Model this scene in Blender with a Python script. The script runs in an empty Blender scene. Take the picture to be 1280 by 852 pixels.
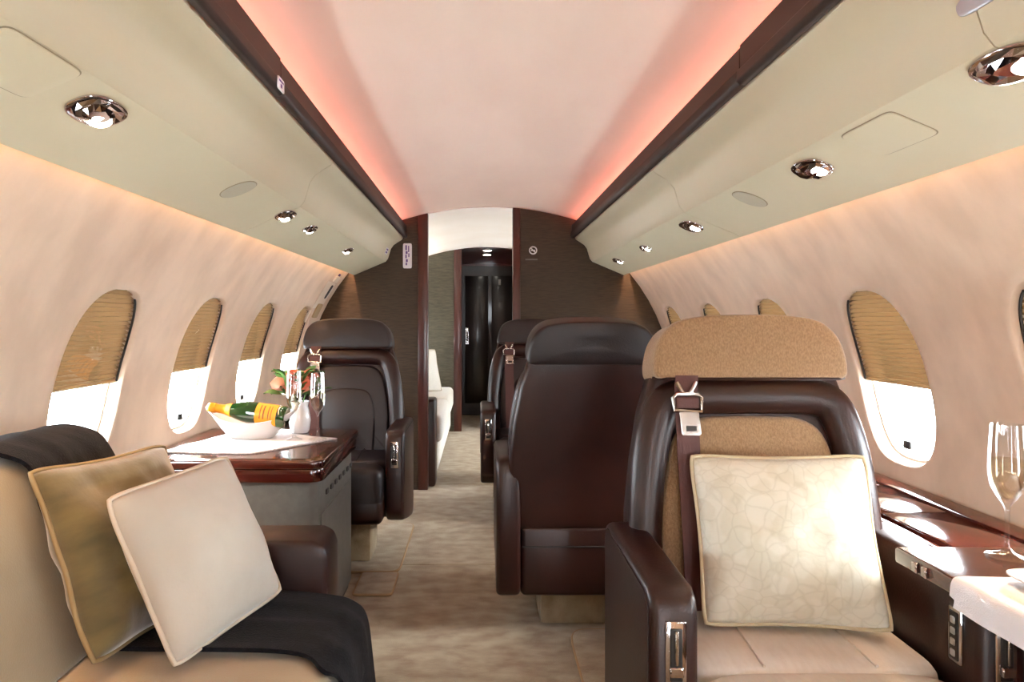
import bpy, bmesh, math, random
from mathutils import Vector, Matrix, noise
S = bpy.context.scene
C = S.collection
PI = math.pi
rnd = random.Random(7)

# ------------------------------------------------------------------ camera, world, exposure
CAM = (-0.06, 0.0, 1.13)
cd = bpy.data.cameras.new('camera'); cam = bpy.data.objects.new('camera', cd); C.objects.link(cam)
cam.location = CAM; cam.rotation_euler = (PI/2, 0, 0)
cd.sensor_fit = 'HORIZONTAL'; cd.sensor_width = 36.0; cd.lens = 36.0*853/1280
cd.shift_x = 40/1280; cd.shift_y = -24/1280; cd.clip_start = 0.02
S.camera = cam
W = bpy.data.worlds.new('sky'); S.world = W; W.use_nodes = True
bgn = W.node_tree.nodes['Background']
bgn.inputs['Color'].default_value = (0.86, 0.93, 1.0, 1); bgn.inputs['Strength'].default_value = 50.0
S.view_settings.view_transform = 'Standard'; S.view_settings.look = 'None'
S.view_settings.gamma = 1; S.view_settings.use_curve_mapping = False
S.view_settings.exposure = 0.08
# hazy low sun coming in through the right-hand windows
sl = bpy.data.lights.new('sun', 'SUN'); sl.energy = 24.0; sl.angle = math.radians(24); sl.color = (1.0, 0.97, 0.92)
sun = bpy.data.objects.new('sun', sl); C.objects.link(sun)
sun.rotation_euler = Vector((-math.cos(math.radians(26))*math.cos(math.radians(20)), math.cos(math.radians(26))*math.sin(math.radians(20)), -math.sin(math.radians(26)))).to_track_quat('-Z', 'Y').to_euler()
S.cycles.max_bounces = 10; S.cycles.diffuse_bounces = 6; S.cycles.transparent_max_bounces = 24
S.cycles.sample_clamp_indirect = 6.0

Y0, YB, YE = -2.6, 4.59, 8.9          # cabin back end, first partition, far end
def area(name, loc, rot, sx, sy, power, col, spread=180):
    l = bpy.data.lights.new(name, 'AREA'); l.shape = 'RECTANGLE'; l.size = sx; l.size_y = sy
    l.energy = power; l.color = col; l.spread = math.radians(spread)
    o = bpy.data.objects.new(name, l); C.objects.link(o); o.location = loc; o.rotation_euler = rot
    return o
WALL_WASH, RED_COVE, WARM_COVE, FAR_COVE = 58.0, 11.0, 3.0, 5.0
for s in (-1, 1):
    # LED strips: wall wash behind the lip of the overhead panels, red + warm strips lying in the ceiling cove
    area('wall_wash_led', (s*0.9265, (Y0+YB)/2, 1.526), (0, -s*math.radians(16), 0), 0.012, YB-Y0-0.1, WALL_WASH, (1.0, 0.60, 0.34))
    area('red_cove_led', (s*0.625, (Y0+YB)/2, 1.772), (0, PI - s*math.radians(35), 0), 0.012, YB-Y0-0.06, RED_COVE, (1.0, 0.07, 0.04))
    area('warm_cove_led', (s*0.66, (Y0+YB)/2, 1.725), (0, PI - s*math.radians(42), 0), 0.02, YB-Y0-0.1, WARM_COVE, (1.0, 0.80, 0.62))
    area('far_cove_led', (s*0.64, 5.85, 1.73), (0, PI - s*math.radians(35), 0), 0.02, 2.2, FAR_COVE, (1.0, 0.93, 0.86))

# ------------------------------------------------------------------ materials
def lin(c):
    return tuple(((v/255)/12.92 if v/255 <= 0.04045 else ((v/255+0.055)/1.055)**2.4) for v in c) + (1,)
MATS = {}
def mat(name, col, rough=0.6, metal=0.0, col2=None, nscale=8.0, nstretch=(1,1,1), ndetail=4.0, bump=0.0, bscale=200.0,
        bstretch=(1,1,1), spec=0.5, coat=0.0, sheen=0.0, emit=None, estr=0.0, contrast=(0.35, 0.65)):
    m = bpy.data.materials.new(name); m.use_nodes = True; nt = m.node_tree; n = nt.nodes; L = nt.links
    p = n['Principled BSDF']
    p.inputs['Base Color'].default_value = lin(col); p.inputs['Roughness'].default_value = rough
    p.inputs['Metallic'].default_value = metal; p.inputs['Specular IOR Level'].default_value = spec
    p.inputs['Coat Weight'].default_value = coat; p.inputs['Sheen Weight'].default_value = sheen
    p.inputs['Coat Roughness'].default_value = 0.06
    tc = n.new('ShaderNodeTexCoord')
    def nz(scale, stretch, detail):
        mp = n.new('ShaderNodeMapping'); mp.inputs['Scale'].default_value = stretch
        L.new(tc.outputs['Object'], mp.inputs['Vector'])
        t = n.new('ShaderNodeTexNoise'); t.inputs['Scale'].default_value = scale; t.inputs['Detail'].default_value = detail
        L.new(mp.outputs['Vector'], t.inputs['Vector']); return t
    if col2:
        t = nz(nscale, nstretch, ndetail)
        r = n.new('ShaderNodeValToRGB'); r.color_ramp.elements[0].position = contrast[0]; r.color_ramp.elements[1].position = contrast[1]
        r.color_ramp.elements[0].color = lin(col); r.color_ramp.elements[1].color = lin(col2)
        L.new(t.outputs['Fac'], r.inputs['Fac']); L.new(r.outputs['Color'], p.inputs['Base Color'])
    if bump:
        t = nz(bscale, bstretch, 3.0)
        b = n.new('ShaderNodeBump'); b.inputs['Strength'].default_value = bump; b.inputs['Distance'].default_value = 0.004
        L.new(t.outputs['Fac'], b.inputs['Height']); L.new(b.outputs['Normal'], p.inputs['Normal'])
    if emit:
        p.inputs['Emission Color'].default_value = lin(emit); p.inputs['Emission Strength'].default_value = estr
    MATS[name] = m
    return m
mat('suede', (218, 196, 172), 0.85, col2=(234, 212, 188), nscale=5, nstretch=(1, 1.6, 1), ndetail=6, bump=0.05, bscale=60, sheen=0.2, spec=0.2)
mat('ceiling', (226, 206, 188), 0.8, col2=(234, 216, 198), nscale=3, nstretch=(1, .4, 1), bump=0.03, bscale=40, spec=0.2)
mat('far_ceiling_lit', (236, 226, 214), 0.75, col2=(240, 232, 222), nscale=3, spec=0.2)  # paler copy of the ceiling, far section's brighter light put into the colour
mat('valance', (206, 197, 166), 0.42, col2=(210, 202, 172), nscale=2, spec=0.35)
mat('valance_line', (150, 138, 110), 0.6)
mat('rail', (50, 39, 34), 0.5, spec=0.3)
mat('weave', (44, 31, 19), 0.55, col2=(62, 47, 31), nscale=60, nstretch=(.25, .25, 2.5), ndetail=3, bump=0.25, bscale=120, bstretch=(.2, .2, 3), spec=0.3)
mat('weave_far', (66, 62, 50), 0.55, col2=(88, 83, 68), nscale=60, nstretch=(.25, .25, 2.5), ndetail=3, bump=0.2, bscale=120, bstretch=(.2, .2, 3), spec=0.3)
mat('mahogany', (52, 17, 12), 0.16, col2=(70, 25, 16), nscale=9, nstretch=(.6, .6, 6), ndetail=6, coat=0.8)
mat('mahogany_top', (50, 17, 12), 0.14, col2=(66, 24, 15), nscale=9, nstretch=(.5, 7, 1), ndetail=6, coat=0.9)
mat('jamb', (56, 22, 17), 0.3, col2=(72, 31, 23), nscale=8, nstretch=(5, 5, .4), coat=0.3)
mat('dark_door', (26, 14, 12), 0.3, col2=(34, 19, 16), nscale=6, nstretch=(5, 5, .4), coat=0.2)
mat('leather', (31, 11, 7), 0.36, col2=(39, 15, 9), nscale=14, bump=0.12, bscale=220, spec=0.4)
mat('leather_plum', (23, 13, 13), 0.45, col2=(30, 18, 18), nscale=14, bump=0.12, bscale=220, spec=0.45)
mat('stitch', (120, 92, 78), 0.7)
mat('strap', (74, 34, 28), 0.6, bump=0.3, bscale=500, bstretch=(1, 1, .1))
mat('tan_fabric', (132, 104, 75), 0.9, col2=(152, 123, 91), nscale=300, nstretch=(1, 1, .5), ndetail=2, bump=0.35, bscale=420, sheen=0.3, spec=0.15)
mat('cream_seat', (230, 226, 216), 0.9, col2=(236, 233, 224), nscale=90, nstretch=(1, .25, 1), bump=0.2, bscale=380, sheen=0.3, spec=0.15)
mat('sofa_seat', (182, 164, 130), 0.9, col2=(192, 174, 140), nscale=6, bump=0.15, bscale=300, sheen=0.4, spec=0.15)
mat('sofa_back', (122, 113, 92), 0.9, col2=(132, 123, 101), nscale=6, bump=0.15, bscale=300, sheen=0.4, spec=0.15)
mat('olive_velvet', (70, 61, 32), 0.75, col2=(98, 86, 50), nscale=7, nstretch=(1, 1, 2.5), bump=0.1, bscale=120, sheen=0.7, spec=0.2)
mat('olive_piping', (128, 110, 74), 0.7)
mat('cream_velvet', (186, 178, 162), 0.8, col2=(196, 188, 172), nscale=6, bump=0.08, bscale=120, sheen=0.5, spec=0.2)
mat('cream_piping', (206, 194, 172), 0.7)
mat('damask', (218, 214, 192), 0.55, col2=(226, 223, 204), nscale=22, ndetail=1.5, bump=0.12, bscale=160, sheen=0.3, contrast=(.46, .54))
mat('damask_piping', (200, 188, 154), 0.7)
mat('throw', (9, 10, 14), 0.95, col2=(17, 18, 24), nscale=120, ndetail=3, bump=0.6, bscale=300, sheen=0.05, spec=0.1)
mat('carpet', (126, 104, 76), 0.95, col2=(158, 142, 114), nscale=11, nstretch=(1, 1.6, 1), ndetail=8, bump=0.8, bscale=260, sheen=0.3, spec=0.1)
mat('carpet_edge', (150, 120, 84), 0.9)
mat('cabinet', (94, 91, 84), 0.45, col2=(102, 99, 92), nscale=30, bump=0.1, bscale=200, spec=0.4)
mat('dark', (22, 18, 16), 0.5)
mat('chrome', (215, 215, 220), 0.08, metal=1.0)
mat('brushed', (196, 192, 186), 0.25, metal=1.0)
mat('porcelain', (236, 236, 236), 0.15, coat=0.5)
mat('linen', (240, 240, 242), 0.85, bump=0.2, bscale=400, spec=0.15)
mat('lace', (205, 205, 208), 0.9, bump=0.6, bscale=500)
mat('bottle_glass', (10, 40, 14), 0.06, col2=(18, 58, 18), nscale=3, coat=1.0)
mat('foil', (214, 138, 30), 0.3, metal=0.55)
mat('label', (240, 148, 16), 0.5)
mat('label_ink', (120, 66, 20), 0.6)
mat('rose', (232, 120, 84), 0.6, col2=(240, 168, 132), nscale=20, sheen=0.3)
mat('leaf', (62, 108, 42), 0.5, col2=(96, 140, 66), nscale=20)
mat('wine', (222, 204, 150), 0.1)
mat('grille', (186, 180, 156), 0.6, bump=0.5, bscale=600)
mat('sign_white', (228, 226, 228), 0.5)
mat('sign_ink', (96, 70, 130), 0.6)
mat('silver', (196, 202, 206), 0.3, metal=0.6)
mat('hatch_tan', (190, 164, 120), 0.6)
mat('white_trim', (238, 226, 208), 0.5)
mat('lens', (255, 250, 240), 0.3, emit=(255, 246, 232), estr=14.0)
mat('concrete', (150, 148, 142), 0.9, col2=(166, 162, 156), nscale=.6)

def glassy(name, tint, gmax, rough=0.02):
    # clear thin glass: see-through, mirrors more at grazing angles
    m = bpy.data.materials.new(name); m.use_nodes = True; nt = m.node_tree; n = nt.nodes; L = nt.links
    for k in list(n):
        if k.type != 'OUTPUT_MATERIAL': n.remove(k)
    out = [k for k in n if k.type == 'OUTPUT_MATERIAL'][0]
    tr = n.new('ShaderNodeBsdfTransparent'); tr.inputs[0].default_value = tint
    gl = n.new('ShaderNodeBsdfGlossy'); gl.inputs['Roughness'].default_value = rough
    lw = n.new('ShaderNodeLayerWeight'); lw.inputs['Blend'].default_value = 0.35
    mr = n.new('ShaderNodeMapRange'); mr.inputs['To Min'].default_value = 0.03; mr.inputs['To Max'].default_value = gmax
    L.new(lw.outputs['Facing'], mr.inputs['Value'])
    mx = n.new('ShaderNodeMixShader'); L.new(mr.outputs[0], mx.inputs[0]); L.new(tr.outputs[0], mx.inputs[1]); L.new(gl.outputs[0], mx.inputs[2])
    L.new(mx.outputs[0], out.inputs['Surface']); MATS[name] = m
glassy('pane_glass', (0.97, 0.98, 0.98, 1), 0.25)
glassy('clear_glass', (0.985, 0.99, 0.99, 1), 0.38, 0.01)
glassy('wine_glass', (0.96, 0.93, 0.84, 1), 0.35, 0.01)
def shade_mat():
    m = bpy.data.materials.new('shade'); m.use_nodes = True; nt = m.node_tree; n = nt.nodes; L = nt.links
    p = n['Principled BSDF']; p.inputs['Base Color'].default_value = lin((136, 112, 82)); p.inputs['Roughness'].default_value = 0.9
    t = n.new('ShaderNodeBsdfTranslucent'); t.inputs[0].default_value = lin((200, 156, 104))
    mx = n.new('ShaderNodeMixShader'); mx.inputs[0].default_value = 0.022
    L.new(p.outputs[0], mx.inputs[1]); L.new(t.outputs[0], mx.inputs[2])
    L.new(mx.outputs[0], [k for k in n if k.type == 'OUTPUT_MATERIAL'][0].inputs['Surface']); MATS['shade'] = m
shade_mat()
def damask_lines():
    nt = MATS['damask'].node_tree; n = nt.nodes; L = nt.links; p = n['Principled BSDF']
    tc = n.new('ShaderNodeTexCoord'); nz = n.new('ShaderNodeTexNoise'); nz.inputs['Scale'].default_value = 9
    L.new(tc.outputs['Object'], nz.inputs['Vector'])
    ad = n.new('ShaderNodeMixRGB'); ad.inputs[0].default_value = 0.10; L.new(tc.outputs['Object'], ad.inputs[1]); L.new(nz.outputs['Color'], ad.inputs[2])
    v = n.new('ShaderNodeTexVoronoi'); v.feature = 'DISTANCE_TO_EDGE'; v.inputs['Scale'].default_value = 34; L.new(ad.outputs[0], v.inputs['Vector'])
    r = n.new('ShaderNodeValToRGB'); r.color_ramp.elements[0].position = 0.0; r.color_ramp.elements[1].position = 0.10
    r.color_ramp.elements[0].color = (.90, .895, .87, 1); r.color_ramp.elements[1].color = (1, 1, 1, 1); L.new(v.outputs['Distance'], r.inputs['Fac'])
    old = p.inputs['Base Color'].links[0].from_socket
    m = n.new('ShaderNodeMixRGB'); m.blend_type = 'MULTIPLY'; m.inputs[0].default_value = 1; L.new(old, m.inputs[1]); L.new(r.outputs['Color'], m.inputs[2]); L.new(m.outputs[0], p.inputs['Base Color'])
damask_lines()

# ------------------------------------------------------------------ helpers
def obj(name, bm, m, parent=None, angle=40, normals=True):
    if normals: bmesh.ops.recalc_face_normals(bm, faces=bm.faces[:])
    me = bpy.data.meshes.new(name); bm.to_mesh(me); bm.free()
    me.polygons.foreach_set('use_smooth', [True]*len(me.polygons)); me.set_sharp_from_angle(angle=math.radians(angle))
    if m: me.materials.append(MATS[m])
    o = bpy.data.objects.new(name, me); C.objects.link(o)
    if parent: o.parent = parent
    return o
def link(name, me, parent=None, loc=(0,0,0), rot=(0,0,0)):
    o = bpy.data.objects.new(name, me); C.objects.link(o); o.parent = parent; o.location = loc; o.rotation_euler = rot
    return o
def empty(name, loc=(0,0,0), rz=0.0, rot=None):
    o = bpy.data.objects.new(name, None); C.objects.link(o); o.location = loc
    o.rotation_euler = rot if rot else (0, 0, rz); o.empty_display_size = 0.1
    return o
def tag(o, label, cat, group=None):
    o['label'] = label; o['category'] = cat
    if group: o['group'] = group
    return o
def struct(o, label=None, cat=None):
    o['kind'] = 'structure'
    if label: o['label'] = label
    if cat: o['category'] = cat
    return o
def new(): return bmesh.new()
def bx(x0, x1, y0, y1, z0, z1, bev=0.0, seg=2, bm=None):
    b = bmesh.new()
    vs = [b.verts.new((x, y, z)) for x in (x0, x1) for y in (y0, y1) for z in (z0, z1)]
    for f in ((0,1,3,2), (4,6,7,5), (0,4,5,1), (2,3,7,6), (0,2,6,4), (1,5,7,3)): b.faces.new([vs[i] for i in f])
    if bev: bmesh.ops.bevel(b, geom=b.edges[:], offset=bev, segments=seg, profile=0.5, affect='EDGES')
    return merge(bm, b)
def merge(bm, b):
    if bm is None: return b
    me = bpy.data.meshes.new('tmp'); b.to_mesh(me); b.free(); bm.from_mesh(me); bpy.data.meshes.remove(me)
    return bm
def prism(pts, axis, a, b, bev=0.0, seg=2, bm=None):
    # pts in the plane across `axis`: y -> (x, z), x -> (y, z), z -> (x, y)
    q = bmesh.new()
    def v(p, t): return {'y': (p[0], t, p[1]), 'x': (t, p[0], p[1]), 'z': (p[0], p[1], t)}[axis]
    A = [q.verts.new(v(p, a)) for p in pts]; B = [q.verts.new(v(p, b)) for p in pts]
    n = len(pts)
    q.faces.new(A); q.faces.new(B[::-1])
    for i in range(n): q.faces.new((A[i], B[i], B[(i+1) % n], A[(i+1) % n]))
    bmesh.ops.recalc_face_normals(q, faces=q.faces[:])
    if bev:
        es = [e for e in q.edges if e.calc_face_angle(0) > 0.5]
        bmesh.ops.bevel(q, geom=es, offset=bev, segments=seg, profile=0.5, affect='EDGES')
    return merge(bm, q)
def tube(pts, r, n=10, closed=False, bm=None, ref=None, r2=None, cap=True):
    # sweep of an elliptic section: r across, r2 along ref direction
    q = bmesh.new(); P = [Vector(p) for p in pts]; N = len(P); rings = []
    up = None
    for i, p in enumerate(P):
        t = (P[(i+1) % N] - P[i-1]) if closed else (P[min(i+1, N-1)] - P[max(i-1, 0)])
        t.normalize()
        if ref is not None: w = Vector(ref)
        else:
            w = up if up is not None else (Vector((0,0,1)) if abs(t.z) < 0.9 else Vector((1,0,0)))
        w = (w - t*w.dot(t)).normalized(); up = w
        u = t.cross(w)
        ra = r[i] if isinstance(r, (list, tuple)) else r
        rb = (r2[i] if isinstance(r2, (list, tuple)) else r2) if r2 is not None else ra
        rings.append([q.verts.new(p + u*math.cos(2*PI*k/n)*ra + w*math.sin(2*PI*k/n)*rb) for k in range(n)])
    for i in range(N if closed else N-1):
        a, b = rings[i], rings[(i+1) % N]
        for k in range(n): q.faces.new((a[k], a[(k+1) % n], b[(k+1) % n], b[k]))
    if not closed and cap: q.faces.new(rings[0][::-1]); q.faces.new(rings[-1])
    return merge(bm, q)
def lathe(prof, n=32, bm=None, c=(0,0,0)):
    q = bmesh.new(); rings = []
    for (r, z) in prof:
        if r < 1e-5: rings.append([q.verts.new((c[0], c[1], c[2]+z))])
        else: rings.append([q.verts.new((c[0]+r*math.cos(2*PI*k/n), c[1]+r*math.sin(2*PI*k/n), c[2]+z)) for k in range(n)])
    for a, b in zip(rings, rings[1:]):
        for k in range(n):
            k2 = (k+1) % n
            if len(a) == 1 and len(b) == 1: continue
            if len(a) == 1: q.faces.new((a[0], b[k], b[k2]))
            elif len(b) == 1: q.faces.new((a[k], a[k2], b[0]))
            else: q.faces.new((a[k], a[k2], b[k2], b[k]))
    return merge(bm, q)
def smooth_closed(pts, k=6):
    # Catmull-Rom through closed 2d points
    out = []; n = len(pts)
    for i in range(n):
        p0, p1, p2, p3 = [Vector(pts[(i+j) % n]) for j in (-1, 0, 1, 2)]
        for s in range(k):
            t = s/k
            out.append(tuple(0.5*((2*p1) + (p2-p0)*t + (2*p0-5*p1+4*p2-p3)*t*t + (3*p1-p0-3*p2+p3)*t**3)))
    return out
def smooth_open(pts, k=6):
    out = []; n = len(pts)
    for i in range(n-1):
        p0, p1, p2, p3 = Vector(pts[max(i-1, 0)]), Vector(pts[i]), Vector(pts[i+1]), Vector(pts[min(i+2, n-1)])
        for s in range(k):
            t = s/k
            out.append(tuple(0.5*((2*p1) + (p2-p0)*t + (2*p0-5*p1+4*p2-p3)*t*t + (3*p1-p0-3*p2+p3)*t**3)))
    out.append(tuple(pts[-1]))
    return out
class Frame:
    def __init__(s, o, U, V):
        s.o = Vector(o); s.U = Vector(U).normalized(); s.V = Vector(V).normalized(); s.W = s.U.cross(s.V)
    def __call__(s, u, v, w=0.0): return s.o + s.U*u + s.V*v + s.W*w
def pad(outline, fr, w0, w1, er, dome=0.0, both=False, bm=None):
    # upholstered pad: outline (u, v), from depth w0 to w1 with rounded rim er and a domed front
    q = bmesh.new(); n = len(outline)
    cu = sum(p[0] for p in outline)/n; cv = sum(p[1] for p in outline)/n
    size = sum(math.hypot(p[0]-cu, p[1]-cv) for p in outline)/n
    prof = []
    def side(sgn, wface):
        o = []
        for i in range(5):
            a = PI/2*i/4
            o.append((1 - er*(1-math.cos(a))/size, wface - sgn*er*(1-math.sin(a))))
        for f in (0.75, 0.5, 0.25): o.append(((1-er/size)*f, wface + sgn*dome*(1-f*f)))
        return o
    front = side(1, w1)
    back = side(-1, w0) if both else [(1.0, w0), (1-er/size, w0), (0.5, w0)]
    prof = back[::-1] + front
    rings = [[q.verts.new(fr(cu+(p[0]-cu)*k, cv+(p[1]-cv)*k, w)) for p in outline] for (k, w) in prof]
    for a, b in zip(rings, rings[1:]):
        for i in range(n): q.faces.new((a[i], a[(i+1) % n], b[(i+1) % n], b[i]))
    ct = q.verts.new(fr(cu, cv, w1+dome)); cb = q.verts.new(fr(cu, cv, w0))
    for i in range(n):
        q.faces.new((rings[-1][i], rings[-1][(i+1) % n], ct)); q.faces.new((rings[0][(i+1) % n], rings[0][i], cb))
    return merge(bm, q)
def superell(a, b, e, n=40, c=(0, 0)):
    o = []
    for k in range(n):
        t = 2*PI*k/n; ct, st = math.cos(t), math.sin(t)
        o.append((c[0]+a*math.copysign(abs(ct)**(2/e), ct), c[1]+b*math.copysign(abs(st)**(2/e), st)))
    return o
def mirror(half):
    # half outline given for u >= 0, bottom to top -> closed outline, counter-clockwise
    return [(u, v) for u, v in half] + [(-u, v) for u, v in reversed(half) if u > 1e-6]

# ------------------------------------------------------------------ setting: floor, walls, ceiling
f = struct(obj('floor', bx(-1.26, 1.26, Y0, YE, -0.06, -0.012), 'cabinet'))
for (a, b) in ((Y0, 3.18), (3.18, 4.75), (4.75, 7.04), (7.04, YE)):
    obj('carpet_panel', bx(-1.06, 1.06, a+0.0012, b-0.0012, -0.012, 0.0, 0.003, 1), 'carpet', f)

RZ, RR = 0.66, 1.238
def wall_pt(s, y, phi, d=0.0):
    r = RR + d
    return Vector((s*r*math.cos(phi), y, RZ + r*math.sin(phi)))
rad = math.radians
PH0, PH1, PHC = rad(-2.0), rad(40.5), rad(14.3)
WH, WY = rad(12.9), 0.182
NW = 56
def win_outline(k=1.0):
    return [(u, v) for u, v in superell(WY*k, WH - (1-k)*WY/RR, 2.9, NW)]
def rect_pt(u, v, y0, y1, p0, p1):
    # ray from the window centre through (u, v) to the bay's border
    tx = (y1 if u > 0 else -y0)/abs(u) if abs(u) > 1e-9 else 1e9
    tv = ((p1 if v > 0 else -p0)/abs(v)) if abs(v) > 1e-9 else 1e9
    t = min(tx, tv); return (u*t, v*t)
def wall(s, ycs, ystart, yend, name):
    bm = new()
    # bays with windows
    edges = [ystart] + [(a+b)/2 for a, b in zip(ycs, ycs[1:])] + [yend]
    for i, yc in enumerate(ycs):
        y0, y1 = edges[i]-yc, edges[i+1]-yc
        p0, p1 = PH0-PHC, PH1-PHC
        O = win_outline(); R = [rect_pt(u, v, y0, y1, p0, p1) for u, v in O]
        for cy, cp in ((y0, p0), (y1, p0), (y1, p1), (y0, p1)):          # snap the nearest border points to the corners
            k = min(range(NW), key=lambda j: (R[j][0]-cy)**2 + ((R[j][1]-cp))**2); R[k] = (cy, cp)
        rings = []
        for f_ in (1.0, 0.8, 0.6, 0.4, 0.2, 0.08):
            rings.append([bm.verts.new(wall_pt(s, yc+u*(1-f_)+a*f_, PHC+v*(1-f_)+b*f_)) for (u, v), (a, b) in zip(O, R)])
        for k, d in ((1.0, 0.0), (0.988, 0.003), (0.972, 0.009), (0.955, 0.020), (0.945, 0.032), (0.94, 0.060)):
            rings.append([bm.verts.new(wall_pt(s, yc+u, PHC+v, d)) for u, v in win_outline(k)])
        for a, b in zip(rings, rings[1:]):
            for j in range(NW): bm.faces.new((a[j], a[(j+1) % NW], b[(j+1) % NW], b[j]))
    # below the bays and the hidden strip above
    def strip(p0, p1, n):
        for j in range(n):
            a, b = p0+(p1-p0)*j/n, p0+(p1-p0)*(j+1)/n
            bm.faces.new([bm.verts.new(v) for v in (wall_pt(s, ystart, a), wall_pt(s, yend, a), wall_pt(s, yend, b), wall_pt(s, ystart, b))])
    strip(rad(-34), PH0, 10)
    t = wall_pt(s, 0, PH1)
    for (xa, za, xb, zb) in ((t.x, t.z, t.x, 1.80), (t.x, 1.80, s*0.70, 1.80)):
        bm.faces.new([bm.verts.new(v) for v in ((xa, ystart, za), (xa, yend, za), (xb, yend, zb), (xb, ystart, zb))])
    bmesh.ops.remove_doubles(bm, verts=bm.verts[:], dist=0.0004)
    return struct(obj(name, bm, 'suede', angle=60))
PITCH = 0.713
WL = [2.01 + PITCH*k for k in range(-6, 9)]
WR = [2.10 + PITCH*k for k in range(-6, 9)]
wl = wall(-1, WL, Y0, YE, 'wall_left'); wr = wall(1, WR, Y0, YE, 'wall_right')

def make_windows():
    n = 0; cache = {}
    for s, ys in ((-1, WL), (1, WR)):
        for yc in ys:
            if yc > 7: continue
            n += 1
            if s not in cache:
                P = lambda u, v, d: wall_pt(s, u, PHC+v, d)
                fr = new(); rings = []
                for k, d in ((0.96, 0.036), (0.90, 0.036), (0.89, 0.040), (0.89, 0.052), (0.96, 0.052)):
                    rings.append([fr.verts.new(P(u, v, d)) for u, v in win_outline(k)])
                for a, b in zip(rings, rings[1:] + rings[:1]):
                    for j in range(NW): fr.faces.new((a[j], a[(j+1) % NW], b[(j+1) % NW], b[j]))
                pn = new()
                A = [pn.verts.new(P(u, v, 0.042)) for u, v in win_outline(0.92)]; B = [pn.verts.new(P(u, v, 0.047)) for u, v in win_outline(0.92)]
                pn.faces.new(A); pn.faces.new(B[::-1])
                for j in range(NW): pn.faces.new((A[j], A[(j+1) % NW], B[(j+1) % NW], B[j]))
                sh = new(); NP = 44; pleats = 21; rows = []; side = []                     # pleated blind
                O = win_outline(0.952); vtop = max(v for u, v in O); vbot = rad(-1.4)
                rows = []
                for j in range(pleats*2+1):
                    v = vtop*0.995 + (vbot-vtop*0.995)*j/(pleats*2)
                    hw = WY*0.952*max(0.02, 1-abs(v/(WH-(0.048)*WY/RR))**2.9)**(1/2.9)
                    d = 0.018 + (0.013 if j % 2 else 0.0); side.append((hw, v))
                    rows.append([sh.verts.new(P(-hw+2*hw*q/8, v, d)) for q in range(9)])
                for a, b in zip(rows, rows[1:]):
                    for q in range(8): sh.faces.new((a[q], a[q+1], b[q+1], b[q]))
                rl = new()                                                      # bottom rail of the blind
                hw = WY*0.94
                tube([P(-hw, vbot, 0.022), P(0, vbot, 0.022), P(hw, vbot, 0.022)], 0.006, 6, bm=rl)
                tk = new()  # dark strips standing in for the shaded gap at the blind's sides
                for sg in (-1, 1): tube([P(sg*(a-.003), b, 0.016) for a, b in side[4:]], 0.0035, 6, bm=tk)
                pl = new(); c = P(0.015, rad(-10.3), 0.030)
                bx(c.x-0.005, c.x+0.005, c.y-0.018, c.y+0.018, c.z-0.013, c.z+0.013, 0.003, 1, bm=pl)
                cache[s] = []
                e = empty('window_%d' % n); e.location = (0, yc, 0)
                for nm, b, m in (('window_frame', fr, 'white_trim'), ('pane', pn, 'pane_glass'), ('pleated_blind', sh, 'shade'), ('blind_rail', rl, 'hatch_tan'), ('blind_gap_shade', tk, 'dark'), ('blind_pull', pl, 'dark')):
                    o = obj(nm, b, m, e, angle=25 if nm == 'pleated_blind' else 50); cache[s].append((nm, o.data))
            else:
                e = empty('window_%d' % n); e.location = (0, yc, 0)
                for nm, me in cache[s]: link(nm, me, e)
            struct(e)
make_windows()

def vault(x): return 1.905 - 0.26*x*x
def ceiling(name, y0, y1, m, dz=0.0):
    xs = [-0.95, -0.76] + [-0.74 + 1.48*i/24 for i in range(25)] + [0.76, 0.95]
    pts = [(x, vault(max(-0.74, min(0.74, x)))+dz) for x in xs]
    return struct(obj(name, prism(pts + [(0.95, 1.96), (-0.95, 1.96)], 'y', y0, y1), m, angle=50))
ceiling('ceiling', Y0, YB+0.004, 'ceiling'); ceiling('ceiling_far', YB+0.004, 7.04, 'far_ceiling_lit', -0.006)
ceiling('ceiling_corridor', 7.04, YE, 'jamb', -0.012)
# aft end behind the viewer: partition, with an unseen doorway added to let in frontal daylight
bm = bx(-1.26, -0.32, Y0-0.06, Y0, -0.02, 1.97); bx(0.32, 1.26, Y0-0.06, Y0, -0.02, 1.97, bm=bm); bx(-0.32, 0.32, Y0-0.06, Y0, 1.66, 1.97, bm=bm)
struct(obj('wall_back', bm, 'ceiling'))
d2 = struct(empty('fill_door', (0, Y0, 0)))  # added opening, out of view, brightens the front seat and pillows
for xx in (-0.32, 0.28): obj('door_frame', bx(xx, xx+0.04, -.07, .012, 0, 1.66, .004, 1), 'jamb', d2)
obj('door_leaf', bx(-.31, .09, -.045, -.015, 0.005, 1.64, .004, 1), 'weave', d2)  # leaf added half across the opening to cut down its daylight
obj('fill_door_header', bx(-.28, .28, -.07, .012, 1.62, 1.66, .004, 1), 'jamb', d2)
bm = bx(-1.26, 1.26, YE, YE+0.06, -0.02, 1.97); struct(obj('wall_end', bm, 'jamb'))

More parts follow.
